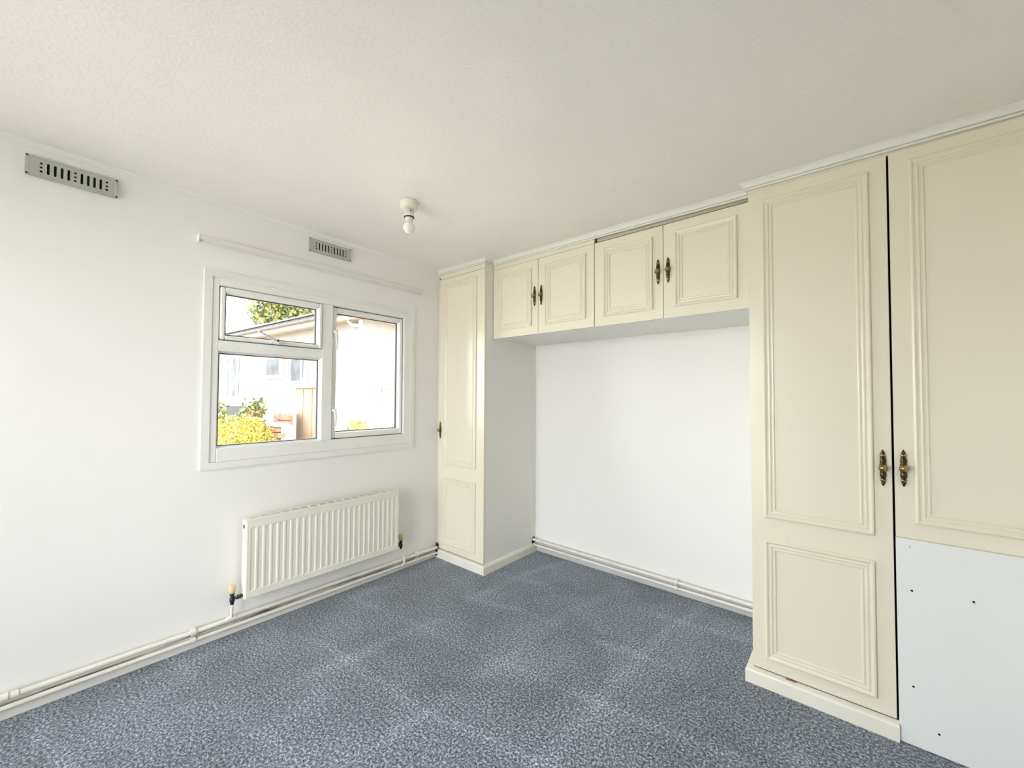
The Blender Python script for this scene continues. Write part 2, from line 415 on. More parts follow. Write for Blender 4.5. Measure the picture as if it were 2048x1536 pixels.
# fixed lower-left pane with sloped bead
GX = -.030
def bead_frame(m, ya, yb, za, zb, w, xo, xi):
    """mitred glazing bead, sloping from xi at the outside to xo at the glass"""
    o = [(ya, za), (yb, za), (yb, zb), (ya, zb)]; i_ = [(ya+w, za+w), (yb-w, za+w), (yb-w, zb-w), (ya+w, zb-w)]
    vs_ = [(xi, a, b) for a, b in o]+[(xo, a, b) for a, b in i_]
    m.add(vs_, [(k, (k+1) % 4, 4+(k+1) % 4, 4+k) for k in range(4)])
def gasket(m, ya, yb, za, zb, w, x0_, x1_): rect_frame(m, ya, yb, za, zb, w, w, w, w, x0_, x1_, 0)
def pane_unit(parent, ya, yb, za, zb, xg, xi, w):
    m = MB(); bead_frame(m, ya, yb, za, zb, w, xg+.004, xi); bo = obj('glazing_bead', m, M_PVC, parent)
    g = MB(); gasket(g, ya+w, yb-w, za+w, zb-w, .004, xg-.012, xg+.004); obj('gasket', g, M_GASKET, parent)
    p = MB(); p.box(xg-.004, xg, ya+w-.004, yb-w+.004, za+w-.004, zb-w+.004); obj('pane', p, M_GLASS, parent)
pane_unit(win, -2.031, -1.500, .944, 1.441, GX, -.004, .012)
# top-hung sash
s1 = MB(); rect_frame(s1, -2.0245, -1.507, 1.497, 1.766, .0215, .019, .027, .019, -.055, .012, .005)
sash = obj('sash', s1, M_PVC, win, label='small top opening sash')
pane_unit(sash, -2.003, -1.525, 1.515, 1.741, -.022, .006, .007)
# side-hung sash on the right
s2 = MB(); rect_frame(s2, -1.435, -.919, .951, 1.766, .030, .025, .028, .034, -.06, -.010, .005)
sash2 = obj('sash', s2, M_PVC, win, label='tall side opening sash')
pane_unit(sash2, -1.407, -.943, .983, 1.740, -.042, -.014, .007)
for nm_, (ya, yb, za, zb) in ((sash, (-2.028, -1.503, 1.493, 1.770)), (sash2, (-1.438, -.915, .947, 1.770))):
    g_ = MB(); gasket(g_, ya, yb, za, zb, .006, -.050, -.028); obj('frame_seal', g_, M_GASKET, nm_)
# handles
h = MB(); h.box(.012, .020, -1.795, -1.715, 1.497, 1.513, .003); h.lathe([(.010, 0), (.011, .006), (.009, .020), (.006, .026)], (.018, -1.757, 1.506), axis=0, seg=16)
hb = obj('sash_handle', h, M_GREYP, sash, label='grey handle standing out at an angle')
h = MB(); h.tube([(.036, -1.755, 1.507), (.050, -1.80, 1.524), (.060, -1.865, 1.553)], [.008, .0075, .006], 10)
obj('handle_lever', h, M_GREYP, sash)
h = MB(); h.lathe([(.004, 0), (.006, .004), (.004, .009)], (.046, -1.766, 1.515), axis=0, seg=10); obj('handle_screw', h, M_BLACK, sash)
for zc, tint in ((1.608, 0), (1.125, 1)):
    h = MB(); h.box(-.010, -.002, -1.437, -1.415, zc-.028, zc+.028, .003); h.lathe([(.011, 0), (.011, .012), (.008, .030), (.004, .033)], (-.004, -1.426, zc), axis=0, seg=16)
    h.tube([(.024, -1.426, zc), (.030, -1.424, zc-.045), (.026, -1.424, zc-.105)], [.0085, .0075, .005], 10)
    h.tube([(.020, -1.426, zc+.005), (.026, -1.414, zc+.012)], [.005, .003], 8)
    obj('sash_handle', h, M_GREYP, sash2)

# unseen patio doors added behind the camera to brighten the room
pd = root('fill_window', (0.90, YF-.06, 0), 'added white framed patio doors behind the viewer for fill daylight', 'window', kind='structure')
for xa, xb in ((PX0, 0.90), (0.90, PX1)):
    m = MB(); y0_, y1_ = YF-.09, YF-.03
    m.box(xa, xa+.06, y0_, y1_, 0, PZ1, .003); m.box(xb-.06, xb, y0_, y1_, 0, PZ1, .003)
    m.box(xa+.06, xb-.06, y0_, y1_, PZ1-.06, PZ1, .003); m.box(xa+.06, xb-.06, y0_, y1_, 0, .07, .003)
    d = obj('fill_door_leaf', m, M_PVC, pd)
    g = MB(); g.box(xa+.05, xb-.05, YF-.062, YF-.058, .06, PZ1-.05); obj('pane', g, M_GLASS, d)

# ------------------------------------------------------------------ fitted furniture
D1, D2, D3 = 0.601, 0.5155, 0.5863                   # front planes: corner unit, overhead, wardrobe
W1, XW, XG = 0.494, 2.0812, 2.5285                   # corner unit side, wardrobe side, gap between doors
ZB, ZD = 1.6227, 2.110                               # underside of overheads, top of doors
PROF = [(0, 0), (0, .0065), (.002, .0095), (.006, .011), (.010, .0095), (.012, .0060), (.016, .0042), (.019, .0062),
        (.023, .0070), (.026, .0050), (.0275, .0022), (.031, .0020), (.0325, .0042), (.0365, .0048), (.039, .0030), (.0405, 0)]
def moulding(x0, x1, z0, z1, y):
    """applied picture-frame moulding on a door face at plane y (facing -y)"""
    m = MB(); vs_ = []
    for o, h in PROF:
        vs_ += [(x0+o, y-h, z0+o), (x1-o, y-h, z0+o), (x1-o, y-h, z1-o), (x0+o, y-h, z1-o)]
    fs = []
    for i in range(len(PROF)-1):
        for k in range(4): fs.append((i*4+k, i*4+(k+1) % 4, (i+1)*4+(k+1) % 4, (i+1)*4+k))
    m.add(vs_, fs); return m
HP = [(.0002, -.0665), (.0024, -.064), (.0036, -.0585), (.0070, -.0545), (.0050, -.0520), (.0066, -.0490), (.0086, -.0455), (.0086, -.0425),
      (.0066, -.0390), (.0060, -.0370), (.0082, -.034), (.0090, -.030), (.0090, -.020), (.0078, -.015), (.0098, -.0125)]
def handle_mesh():
    m = MB(); prof = HP+[(r, -h) for r, h in reversed(HP)]
    m.lathe(prof, (0, -.004, 0), axis=2, seg=18, flat=0.62); n1 = len(m.f)
    m.lathe([(.0001, -.0300), (.005, -.0292), (.0102, -.0255), (.0130, -.019), (.0122, -.013), (.0085, -.008), (.0065, -.004), (.0075, .0)], (0, 0, 0), axis=1, seg=20)
    me = m.mesh('handle'); me.materials.append(M_BRONZE); me.materials.append(M_BRASS)
    for i, p in enumerate(me.polygons):
        z = abs(p.center.z)
        p.material_index = 1 if (i >= n1 or .0425 < z < .049) else 0
    return me
HANDLE = handle_mesh()
def door(parent, x0, x1, z0, z1, yf, panels, hx=None, hz=None, label=None):
    m = MB(); m.box(x0, x1, yf, yf+.018, z0, z1, .0015)
    d = obj('door', m, M_CREAM, parent, label=label)
    for p in panels: obj('panel_moulding', moulding(*p, yf), M_CREAM, d)
    if hx is not None: copy_part('handle', HANDLE, (hx, yf, hz), d, 'ornate antique brass handle')
    return d

# corner wardrobe
cw = root('corner_wardrobe', (W1/2, -D1/2, 0), 'tall narrow cream wardrobe in the corner beside the window', 'wardrobe')
yc = -D1+.0185
m = MB(); m.box(W1-.018, W1, yc, -.001, .02, ZD+.03); obj('side_panel', m, M_CARC, cw, label='plain off-white side board')
m = MB(); m.box(.001, .016, yc, -.001, .02, ZD); m.box(.016, W1-.018, yc, -.001, ZD-.02, ZD-.002); m.box(.016, W1-.018, yc, -.001, .05, .066)
obj('carcass', m, M_CARC, cw)
m = MB(); m.box(.001, W1, -D1+.002, -D1+.020, ZD+.003, ceil_z(.25, -.6)-.004, .001); m.box(W1-.016, W1, -D1+.02, -D2, ZD+.03, ceil_z(.5, -.55)-.004); obj('frieze', m, M_CREAM, cw)
m = MB(); m.box(.0015, .012, -D1+.001, -D1+.018, .068, ZD); obj('scribe_strip', m, M_CREAM, cw)
door(cw, .014, W1, .068, ZD, -D1, [(.070, .418, .706, 2.068), (.070, .418, .119, .606)], .038, .958)
m = MB()
m.prism([(.012, -.6165), (.512, -.6165), (.512, -.011), (.494, -.011), (.494, -.598), (.012, -.598)], 2, 0, .048)
m.add([(.012, -.6165, .048), (.512, -.6165, .048), (.512, -.011, .048), (.508, -.011, .058), (.508, -.6125, .058), (.012, -.6125, .058),
       (.494, -.011, .062), (.494, -.594, .062), (.012, -.594, .062)],
      [(0, 1, 4, 5), (1, 2, 3, 4), (5, 4, 7, 8), (4, 3, 6, 7)])
obj('plinth', m, M_PLINTH, cw)
m = MB(); m.prism([(.0115, .012), (.030, .014), (.034, .052), (.037, .100), (.026, .110), (.0115, .108)], 1, -.6178, -.6167); obj('pipe_hole_shade', m, M_DARK, cw, label='black plate painting the shade of the hole where the pipes enter')  # thin dark plate paints the shade of a hole; nothing is cut
m = MB(); m.prism([(-.052, .040), (-.045, .100), (-.034, .112), (-.010, .106), (-.010, .04)], 0, .4945, .4955); obj('pipe_hole_shade', m, M_DARK, cw)
m = MB(); m.lathe([(.004, 0), (.005, -.003), (.004, -.004)], (.022, -D1, 2.118), axis=1, seg=10); obj('hinge_hole', m, M_DARK, cw)

# overhead cupboards
def overhead(x0, x1, xm, pans, hx, label, bdx0, bdx1):
    c = root('overhead_cupboard', ((x0+x1)/2, -D2/2, ZB), label, 'cupboard', 'overhead cupboards bridging the alcove')
    y = -D2+.0185
    m = MB(); m.box(x0, x1, y, -.001, ZB+.002, ZB+.018); obj('bottom_board', m, M_CARC, c, label='pale grey underside board')
    m = MB(); m.box(x0+.0005, x0+.016, y, -.001, ZB+.019, ZD); m.box(x1-.016, x1-.0005, y, -.001, ZB+.019, ZD); m.box(x0+.016, x1-.016, -.012, -.001, ZB+.019, ZD); m.box(x0+.001, x1-.001, y+.016, -.001, ZD+.001, ZD+.014)
    obj('carcass', m, M_CARC, c)
    fy = .002 if x0 < 1 else .030
    m = MB(); m.box(x0+.0005, x1-.0005, -D2+fy, -D2+fy+.016, ZD+.016 if x0 > 1 else ZD+.002, ceil_z(x1, -.5)-.004); obj('frieze', m, M_CREAM, c)
    a = door(c, bdx0, xm-.0012, ZB, ZD, -D2, [pans[0]], hx[0], 1.869)
    b = door(c, xm+.0012, bdx1, ZB, ZD, -D2, [pans[1]], hx[1], 1.869)
    return c
overhead(W1+.001, 1.290, .888, [(.541, .837, 1.675, 2.062), (.943, 1.235, 1.675, 2.062)], (.861, .914),
         'pair of cream overhead cupboard doors next to the corner wardrobe', W1+.003, 1.2888)
overhead(1.2915, XW-.001, 1.6855, [(1.350, 1.632, 1.675, 2.062), (1.742, 2.024, 1.675, 2.062)], (1.660, 1.711),
         'pair of cream overhead cupboard doors next to the big wardrobe', 1.2928, XW-.002)

# big wardrobe
XE = 2.978
ww = root('wardrobe', ((XW+XE)/2, -D3/2, 0), 'large cream double wardrobe with a white lower panel on the right', 'wardrobe')
yw = -D3+.0185
m = MB(); m.box(XW, XW+.018, yw, -.001, .02, ZD); obj('side_panel', m, M_CARC, ww)
m = MB(); m.box(XE-.018, XE, yw, -.001, .02, ZD); m.box(XW+.018, XE-.018, yw, -.001, ZD-.02, ZD-.002); m.box(XW+.018, XE-.018, -.012, -.001, .02, ZD-.02); m.box(XW+.018, XE-.018, yw, -.012, .05, .066)
obj('carcass', m, M_DARK, ww)
m = MB(); m.box(XW, XE, -D3+.004, -D3+.020, ZD+.004, ceil_z(XE, -.6)-.004, .001); m.box(XW, XW+.016, -D3+.02, -D2-.001, ZD+.004, ceil_z(XW, -.55)-.006); obj('frieze', m, M_CREAM, ww)
door(ww, XW, XG-.0032, .068, ZD+.006, -D3, [(2.130, 2.475, .708, 2.069), (2.129, 2.474, .119, .615)], 2.501, .960)
door(ww, XG+.0032, XE, .717, ZD+.008, -D3, [(2.582, 2.925, .773, 2.073)], 2.555, .965)
m = MB(); m.box(XG+.0025, XE, -.594, -D3+.014, 0.002, .7165, .0012); lp = obj('lower_panel', m, M_BOARD, ww, label='plain white board below the short door')
for hx, hz in ((2.569, .538), (2.713, .546), (2.568, .206), (2.628, .074), (2.566, .690)):
    m = MB(); m.lathe([(.0035 if hz < .68 else .0018, .0), (.0035 if hz < .68 else .0018, -.0006)], (hx, -.594, hz), axis=1, seg=12); obj('screw_hole', m, M_DARK, lp)
m = MB()
m.prism([(2.055, -.606), (XG+.002, -.606), (XG+.002, -.58), (2.0812, -.58), (2.0812, -.012), (2.055, -.012)], 2, 0, .050)
m.add([(2.055, -.606, .050), (XG+.002, -.606, .050), (XG+.002, -.603, .057), (2.059, -.603, .057), (2.059, -.012, .057), (2.055, -.012, .050), (2.0812, -.012, .062), (2.0812, -.58, .063), (XG+.002, -.58, .063)],
      [(0, 1, 2, 3), (5, 0, 3, 4), (3, 2, 8, 7), (4, 3, 7, 6)])
pl = obj('plinth', m, M_PLINTH, ww)
m = MB(); m.prism([(2.196, .0585), (2.222, .0585), (2.232, .0625), (2.228, .067), (2.205, .0665), (2.196, .063)], 1, -.5885, -.5868); obj('chipped_edge', m, M_CHIP, ww, label='brown chip in the door edge')

# cornice round the tops
CP = [(.000, -.047), (.008, -.047), (.0105, -.044), (.0112, -.0405), (.009, -.0365), (.0035, -.0350), (.0030, -.0315), (.0125, -.0305), (.0140, -.0250), (.0200, -.0140), (.0275, -.0055), (.0325, -.0030), (.0335, .001)]
path = [(0.0, -D1), (W1, -D1), (W1, -D2), (XW, -D2), (XW, -D3), (XE, -D3)]
def cornice():
    m = MB(); n = len(path); P2 = [Vector(p) for p in path]; rings = []
    for i, p in enumerate(P2):
        d0 = (P2[i]-P2[i-1]).normalized() if i else None
        d1 = (P2[i+1]-P2[i]).normalized() if i < n-1 else None
        nn = lambda d: Vector((d.y, -d.x))
        if d0 is None: off = nn(d1)
        elif d1 is None: off = nn(d0)
        else:
            a, b = nn(d0), nn(d1); off = (a+b)/(1+a.dot(b))
        ring = []
        for o, h in CP:
            q = p+off*o; ring.append((q.x, q.y, ceil_z(q.x, q.y)+h*.64))
        ring.append((p.x, p.y, ceil_z(p.x, p.y)+.001))
        rings.append(ring)
    k = len(rings[0]); vs_ = [v for r in rings for v in r]
    fs = [(i*k+j, (i+1)*k+j, (i+1)*k+(j+1) % k, i*k+(j+1) % k) for i in range(n-1) for j in range(k)]
    fs += [tuple(range(k)), tuple(range((n-1)*k+k-1, (n-1)*k-1, -1))]
    m.add(vs_, fs); return m
tag(obj('trim_2', cornice(), M_CORN), 'white stepped cornice running above all the cupboards', 'cornice', kind='structure')

# ------------------------------------------------------------------ radiator and pipes
RY0, RY1, RZ0, RZ1, RX0, RX1 = -1.912, -1.006, 0.188, 0.583, 0.036, 0.094
rad = root('radiator', (.06, (RY0+RY1)/2, RZ0), 'cream panel radiator hung below the window', 'radiator')
def rad_front():
    m = MB(); nf = 26; ys = []; 
    pitch = (RY1-RY0-.030)/nf; y = RY0+.015
    ys.append((RY0+.006, 0))
    for i in range(nf):
        c = y+(i+.5)*pitch
        ys += [(c-.0130, 0), (c-.0078, 1), (c+.0078, 1), (c+.0130, 0)]
    ys.append((RY1-.006, 0))
    zs = [(RZ0+.006, 0), (RZ0+.032, 0), (RZ0+.038, 1), (RZ1-.048, 1), (RZ1-.042, 0), (RZ1-.010, 0)]
    vs_ = []
    for z, a in zs:
        for yv, b in ys: vs_.append((RX1-.0026*a*b, yv, z))
    n = len(ys)
    fs = [(j*n+i, j*n+i+1, (j+1)*n+i+1, (j+1)*n+i) for j in range(len(zs)-1) for i in range(n-1)]
    m.add(vs_, fs)
    # edge returns
    for a, b in ((0, n-1), ((len(zs)-1)*n+n-1, (len(zs)-1)*n)):
        pass
    m.box(RX1-.012, RX1-.006, RY0+.006, RY1-.006, RZ0+.006, RZ1-.010)
    return m
obj('front_panel', rad_front(), M_RAD, rad, label='fluted front panel')
m = MB(); rect_frame(m, RY0+.003, RY1-.003, RZ0, RZ1-.004, .0045, .0045, .008, .007, RX1-.012, RX1+.0005, .001); obj('panel_rim', m, M_RAD, rad)
m = MB(); m.box(RX0, RX0+.010, RY0+.004, RY1-.004, RZ0+.004, RZ1-.012); obj('rear_panel', m, M_RAD, rad)
m = MB(); m.box(RX0+.012, RX1-.014, RY0+.02, RY1-.02, RZ0+.02, RZ1-.022); obj('convector_fins', m, M_RADIN, rad)
for yy0, yy1 in ((RY0, RY0+.0025), (RY1-.0025, RY1)):
    m = MB(); m.box(RX0-.004, RX1-.0015, yy0, yy1, RZ0-.004, RZ1, .001); sp_ = obj('side_cover', m, M_RAD, rad)
    if yy0 == RY0:
        m = MB(); m.lathe([(.0085, .0), (.0105, -.0005), (.0105, -.0012), (.0075, -.0012), (.0075, -.0006)], (.055, RY0-.0002, RZ1-.040), axis=1, seg=18); obj('bleed_opening', m, M_DARK, sp_)
# top grille: two rails and cross bars
m = MB(); m.box(RX0-.004, RX0+.003, RY0, RY1, RZ1-.003, RZ1, .001); m.box(RX1-.006, RX1, RY0, RY1, RZ1-.003, RZ1, .001); m.box(RX1-.0015, RX1+.001, RY0, RY1, RZ1-.012, RZ1, .0008)
m.box(RX0+.003, RX1-.006, RY0, RY0+.020, RZ1-.003, RZ1); m.box(RX0+.003, RX1-.006, RY1-.020, RY1, RZ1-.003, RZ1)
gr = obj('top_grille', m, M_RAD, rad)
m = MB(); m.box(-.0255, .0255, -.003, .003, -.0012, .0012); BAR = m.mesh('grille_bar'); BAR.materials.append(M_RAD)
ng = 17; gp = (RY1-RY0-.040)/ng
for i in range(1, ng): copy_part('grille_bar', BAR, ((RX0+RX1)/2-.0015, RY0+.020+i*gp, RZ1-.0015), gr)
# valves
def valve(name_y, side, label):
    v = MB(); y = name_y
    v.lathe([(.0085, 0), (.0085, .012), (.0115, .014), (.0115, .030), (.0085, .032), (.0085, .044), (.011, .046), (.011, .056)], (.052, y, .168), seg=16)
    ya, yb = (y, RY0-.001) if side < 0 else (RY1+.001, y)
    v.lathe([(.0075, 0), (.0075, abs(yb-ya)*.35), (.0115, abs(yb-ya)*.38), (.0115, abs(yb-ya)*.85), (.008, abs(yb-ya)*.9), (.008, abs(yb-ya))], (.052, min(ya, yb), .196), axis=1, seg=8)
    o = obj('valve_body', v, M_BLACK, rad, label=label)
    c = MB(); c.lathe([(.0125, 0), (.0145, .004), (.0155, .034), (.0140, .038), (.003, .0395)], (.052, y, .224), seg=20); obj('valve_cap', c, M_CAP, rad, label='yellowed plastic valve cap')
valve(-1.957, -1, 'black valve body'); valve(-.958, 1, 'black valve body')
m = MB(); m.box(.044, .060, -1.944, -1.922, .190, .206, .003); obj('valve_nut', m, M_CHROME, rad)
for yb_ in (-1.75, -1.21):
    m = MB(); m.box(.0, .034, yb_, yb_+.05, .30, .52, .002); obj('wall_bracket', m, M_RAD, rad)

def wavy(a, b, n, amp, seed):
    rnd = random.Random(seed); a = Vector(a); b = Vector(b); out = []
    for i in range(n+1):
        p = a.lerp(b, i/n)
        if 0 < i < n: p = p+Vector((rnd.uniform(-amp, amp)*.3, rnd.uniform(-amp, amp)*.3, rnd.uniform(-amp, amp)))
        out.append(p)
    return out
def clip_part(parent, x, y, z, back=False, r=.0125):
    """saddle clip hugging a pipe, wall side towards -x (or +y when back)"""
    m = MB(); w = .009; ring = []
    for k in range(13):
        t = -math.pi*.5+math.pi*k/12
        ring.append((math.cos(t), math.sin(t)))
    vs_ = []
    for s_ in (-w, w):
        for rr in (r+.0035, r):
            for c, sn in ring:
                vs_.append((x+c*rr, y+s_, z+sn*rr) if not back else (x+s_, y-c*rr, z+sn*rr))
    n = len(ring); fs = []
    for i in range(n-1):
        fs += [(i, i+1, 2*n+i+1, 2*n+i), (n+i, n+i+1, i+1, i), (2*n+i, 2*n+i+1, 3*n+i+1, 3*n+i)]
    m.add(vs_, fs)
    bx = .0105
    if not back: m.box(bx, x+.002, y-w, y+w, z-r-.003, z+r+.003, .001)
    else: m.box(x-w, x+w, y-.002, -bx, z-r-.003, z+r+.003, .001)
    obj('pipe_clip', m, M_PIPE, parent)
pu = root('heating_pipe', (.026, -2.0, .088), 'upper white heating pipe along the foot of the window wall', 'pipe', 'heating pipes along the walls')
m = MB(); m.tube(wavy((.026, YF+.02, .098), (.026, -.6185, .074), 14, .0012, 1), .0105, 14); obj('pipe_run', m, M_PIPE, pu)
m = MB(); m.tube([(.030, -1.952, .086), (.036, -1.953, .112), (.052, -1.957, .140), (.052, -1.957, .1675)], .0065, 10); m.tube([(.026, -1.972, .0880), (.026, -1.934, .0875)], .0135, 12); obj('radiator_tail', m, M_PIPE, pu)
plw = root('heating_pipe', (.024, -2.0, .05), 'lower white heating pipe along the foot of the window wall', 'pipe', 'heating pipes along the walls')
m = MB(); m.tube(wavy((.024, YF+.02, .060), (.024, -.6185, .034), 14, .0012, 2), .0090, 14); obj('pipe_run', m, M_PIPE, plw)
m = MB(); m.tube([(.034, -.936, .038), (.044, -.930, .050), (.046, -.922, .075), (.044, -.925, .105), (.050, -.952, .150), (.052, -.958, .1675)], .0065, 10); obj('radiator_tail', m, M_PIPE, plw)
for y in (-2.108, -.80): 
    clip_part(pu, .026, y, .098+(.074-.098)*(y-YF)/(-.612-YF)); clip_part(plw, .024, y, .060+(.034-.060)*(y-YF)/(-.612-YF), r=.0105)
m = MB(); m.tube([(.026, -2.700, .0915), (.026, -2.665, .0912)], .0145, 12); m.tube([(.026, -2.660, .0912), (.026, -2.640, .0908)], .0135, 12); obj('pipe_coupling', m, M_PIPE, pu)
pb = root('heating_pipe', (1.25, -.026, .083), 'upper white heating pipe across the alcove wall', 'pipe', 'heating pipes along the walls')
m = MB(); m.tube(wavy((.4965, -.033, .091), (2.078, -.033, .077), 10, .0008, 3), .0100, 14); obj('pipe_run', m, M_PIPE, pb)
pb2 = root('heating_pipe', (1.25, -.026, .046), 'lower white heating pipe across the alcove wall', 'pipe', 'heating pipes along the walls')
m = MB(); m.tube(wavy((.514, -.032, .052), (2.054, -.032, .045), 10, .0008, 4), .0088, 14); obj('pipe_run', m, M_PIPE, pb2)
clip_part(pb, 1.585, -.033, .0815, True, .0115); clip_part(pb2, 1.585, -.032, .0475, True, .0102)

# ------------------------------------------------------------------ wall vents
def vent(yc, zc, label):
    v = root('wall_vent', (0, yc, zc), label, 'air vent', 'metal vents high on the window wall')
    W, H = .262, .080
    holes = []
    def rr(cx, cy, w, h, n=4):
        r = min(w, h)/2; pts = []
        for (sx, sy, t0) in ((1, 1, 0), (-1, 1, 90), (-1, -1, 180), (1, -1, 270)):
            for k in range(n+1):
                t = math.radians(t0+90*k/n); pts.append((cx+sx*(w/2-r)+r*math.cos(t), cy+sy*(h/2-r)+r*math.sin(t)))
        return pts
    x0 = -W/2+.16*W; step = (.866-.16)*W/10
    for i in range(11):
        cx = x0+i*step
        if i in (0, 5, 10):
            for dy in (.016, 0, -.016): holes.append(rr(cx, dy, .0085, .0085 if dy else .0075))
        else: holes.append(rr(cx, 0, .0075, .044))
    me = plate_mesh('vent_plate', [(-W/2, -H/2), (W/2, -H/2), (W/2, H/2), (-W/2, H/2)], holes, .002)
    rot = Matrix(((0, 0, 1), (1, 0, 0), (0, 1, 0))).to_4x4()
    me.transform(Matrix.Translation((.0115, 0, 0)) @ rot)
    obj('vent_plate', me, M_VENT, v, local=True)
    m = MB(); m.box(.0005, .010, -.118, .118, -.030, .030); obj('duct_backing', m, M_DARK, v, local=True)
    m = MB(); rect_frame(m, -W/2+.001, W/2-.001, -H/2+.001, H/2-.001, .010, .010, .007, .007, .0, .0142, .001); obj('raised_edge', m, M_VENT, v, local=True)
    m = MB(); m.lathe([(.0035, 0), (.0035, .0012), (.0015, .0018)], (0, 0, 0), axis=0, seg=10); sm = m.mesh('screw'); sm.materials.append(M_BLACK)
    for sy in (-1, 1):
        for sz in (-1, 1):
            copy_part('screw', sm, (.0142, yc+sy*(W/2-.005), zc+sz*(H/2-.005)), v)
vent(-2.541, 2.107, 'slotted grey metal vent high up left of the window')
vent(-1.462, 2.108, 'slotted grey metal vent above the curtain rail')

# ------------------------------------------------------------------ curtain rail
cr = root('curtain_rail', (.0, -1.45, 1.98), 'white curtain rail batten fixed above the window', 'curtain rail')
m = MB(); m.box(.0, .016, -2.116, -.775, 1.964, 2.000, .003); obj('batten', m, M_RAIL, cr)
m = MB(); m.box(.016, .026, -2.122, -.770, 1.973, 1.998, .003); obj('track', m, M_RAIL, cr)
for y in (-2.1225, -.7695):
    m = MB(); m.box(.001, .028, y-.004, y+.004, 1.963, 2.001, .002); obj('end_stop', m, M_PVC, cr)
m = MB(); m.box(-.002, .002, -.002, .002, -.004, .004, .0008); gl = m.mesh('glider'); gl.materials.append(M_PVC)
for y in (-2.10, -2.03, -2.01, -1.9, -1.6, -1.2, -1.0, -.86, -.80): copy_part('glider', gl, (.021, y, 1.969), cr)

# ------------------------------------------------------------------ ceiling light
lx, ly = .760, -1.430; lz = ceil_z(lx, ly)
li = root('ceiling_light', (lx, ly, lz), 'bare opal bulb in a white batten holder on the ceiling', 'ceiling light')
m = MB(); m.lathe([(.046, 0), (.046, -.006), (.043, -.012), (.042, -.030), (.038, -.037), (.022, -.038)][::-1], (lx, ly, lz), seg=32); obj('base', m, M_LAMP, li)
m = MB(); m.lathe([(.0215, -.034), (.0215, -.060), (.0240, -.064), (.0245, -.076), (.020, -.077)][::-1], (lx, ly, lz), seg=28); hd = obj('lamp_holder', m, M_LAMP, li)
m = MB(); m.lathe([(.003, 0), (.004, .001), (.003, .0015)], (lx+.020, ly-.006, lz-.052), axis=0, seg=8); obj('holder_screw', m, M_BLACK, hd)
m = MB(); m.lathe([(.0255, -.0765), (.0258, -.079), (.021, -.080)][::-1], (lx, ly, lz), seg=28); obj('holder_ring', m, M_GASKET, li)
m = MB(); m.lathe([(.0205, -.079), (.0205, -.088), (.0165, -.090), (.0165, -.098), (.0195, -.101)][::-1], (lx, ly, lz), seg=28); obj('bulb_cap', m, M_LAMP, li)
bp_ = [(.0185, -.100)]
for k in range(13):
    t = math.radians(50-140*k/12); bp_.append((.0290*math.cos(t) if k < 12 else .0002, -.128+.0290*math.sin(t)))
m = MB(); m.lathe(bp_[::-1], (lx, ly, lz), seg=32); obj('bulb', m, M_BULB, li, label='opal white round bulb')

# ------------------------------------------------------------------ outdoors
GZ = 0.15
g = MB(); g.box(-60, -.14, -40, 50, GZ-.3, GZ); tag(obj('garden_ground', g, M_GRASS), 'garden ground outside the window', 'ground', kind='structure')
g = MB(); g.box(-.13, 40, -40, YF-.14, -.4, -.1); tag(obj('terrace_ground', g, M_STONE), 'unseen pale terrace outside the added patio doors', 'ground', kind='structure')

def leaves(m, c, rad, n, size, rnd, shell=.55):
    c = Vector(c)
    for _ in range(n):
        while True:
            d = Vector((rnd.uniform(-1, 1), rnd.uniform(-1, 1), rnd.uniform(-1, 1)))
            if .05 < d.length < 1: break
        d = d.normalized()*(shell+(1-shell)*rnd.random()**.6)*(1+.18*math.sin(d.x*9+d.y*7)*math.cos(d.z*8))
        p = c+Vector((d.x*rad[0], d.y*rad[1], d.z*rad[2]))
        a = Vector((rnd.uniform(-1, 1), rnd.uniform(-1, 1), rnd.uniform(-1, 1))).normalized()
        b = a.orthogonal().normalized(); nn = a.cross(b); s = size*rnd.uniform(.6, 1.3)
        m.add([p-a*s, p+b*s*.45+nn*s*.1, p+a*s, p-b*s*.45+nn*s*.1], [(0, 1, 2), (0, 2, 3)])
def shrub(name, label, base, blobs, mat, size, seed, cat='shrub', group=None, extra=None):
    rnd = random.Random(seed); r = root(name, base, label, cat, group)
    m = MB()
    for c, rad, n in blobs: leaves(m, c, rad, n, size, rnd)
    tag(obj('foliage', m, mat, r), kind='stuff')
    m = MB()
    for c, rad, n in blobs:
        m.tube([base, Vector(base).lerp(Vector(c), .6)+Vector((rnd.uniform(-.05, .05), rnd.uniform(-.05, .05), 0)), c], [.02, .014, .006], 7)
    obj('stem', m, M_BARK, r)
    if extra:
        m = MB()
        for c, rad, n in extra: leaves(m, c, rad, n, size*1.2, rnd, .7)
        tag(obj('blossom', m, M_LEAFR, r), kind='stuff')
    return r
shrub('flowering_shrub', 'sunlit yellow shrub nearest the window pane', (-2.95, -1.12, GZ),
      [((-2.85, -1.20, .55), (.36, .34, .36), 3200), ((-3.10, -.92, .62), (.32, .26, .34), 2600), ((-3.25, -1.05, .70), (.30, .26, .28), 1800)], M_LEAFY, .018, 1,
      extra=[((-3.18, -.86, .98), (.10, .10, .06), 40)])
shrub('leafy_shrub', 'upright green shrub with loose shoots beside the shed', (-4.15, -.585, GZ),
      [((-4.15, -.585, .75), (.17, .17, .40), 440), ((-4.08, -.52, 1.02), (.11, .11, .17), 70)], M_LEAFG, .042, 2)
shrub('leafy_shrub', 'low green shrub next to the garden chair', (-4.3, -1.12, GZ),
      [((-4.25, -1.12, .92), (.26, .28, .28), 600)], M_LEAFG, .036, 3)
shrub('leafy_shrub', 'small yellow bush at the foot of the shed post', (-2.05, -.12, GZ),
      [((-2.05, -.12, .80), (.14, .14, .14), 260)], M_LEAFY, .026, 4)
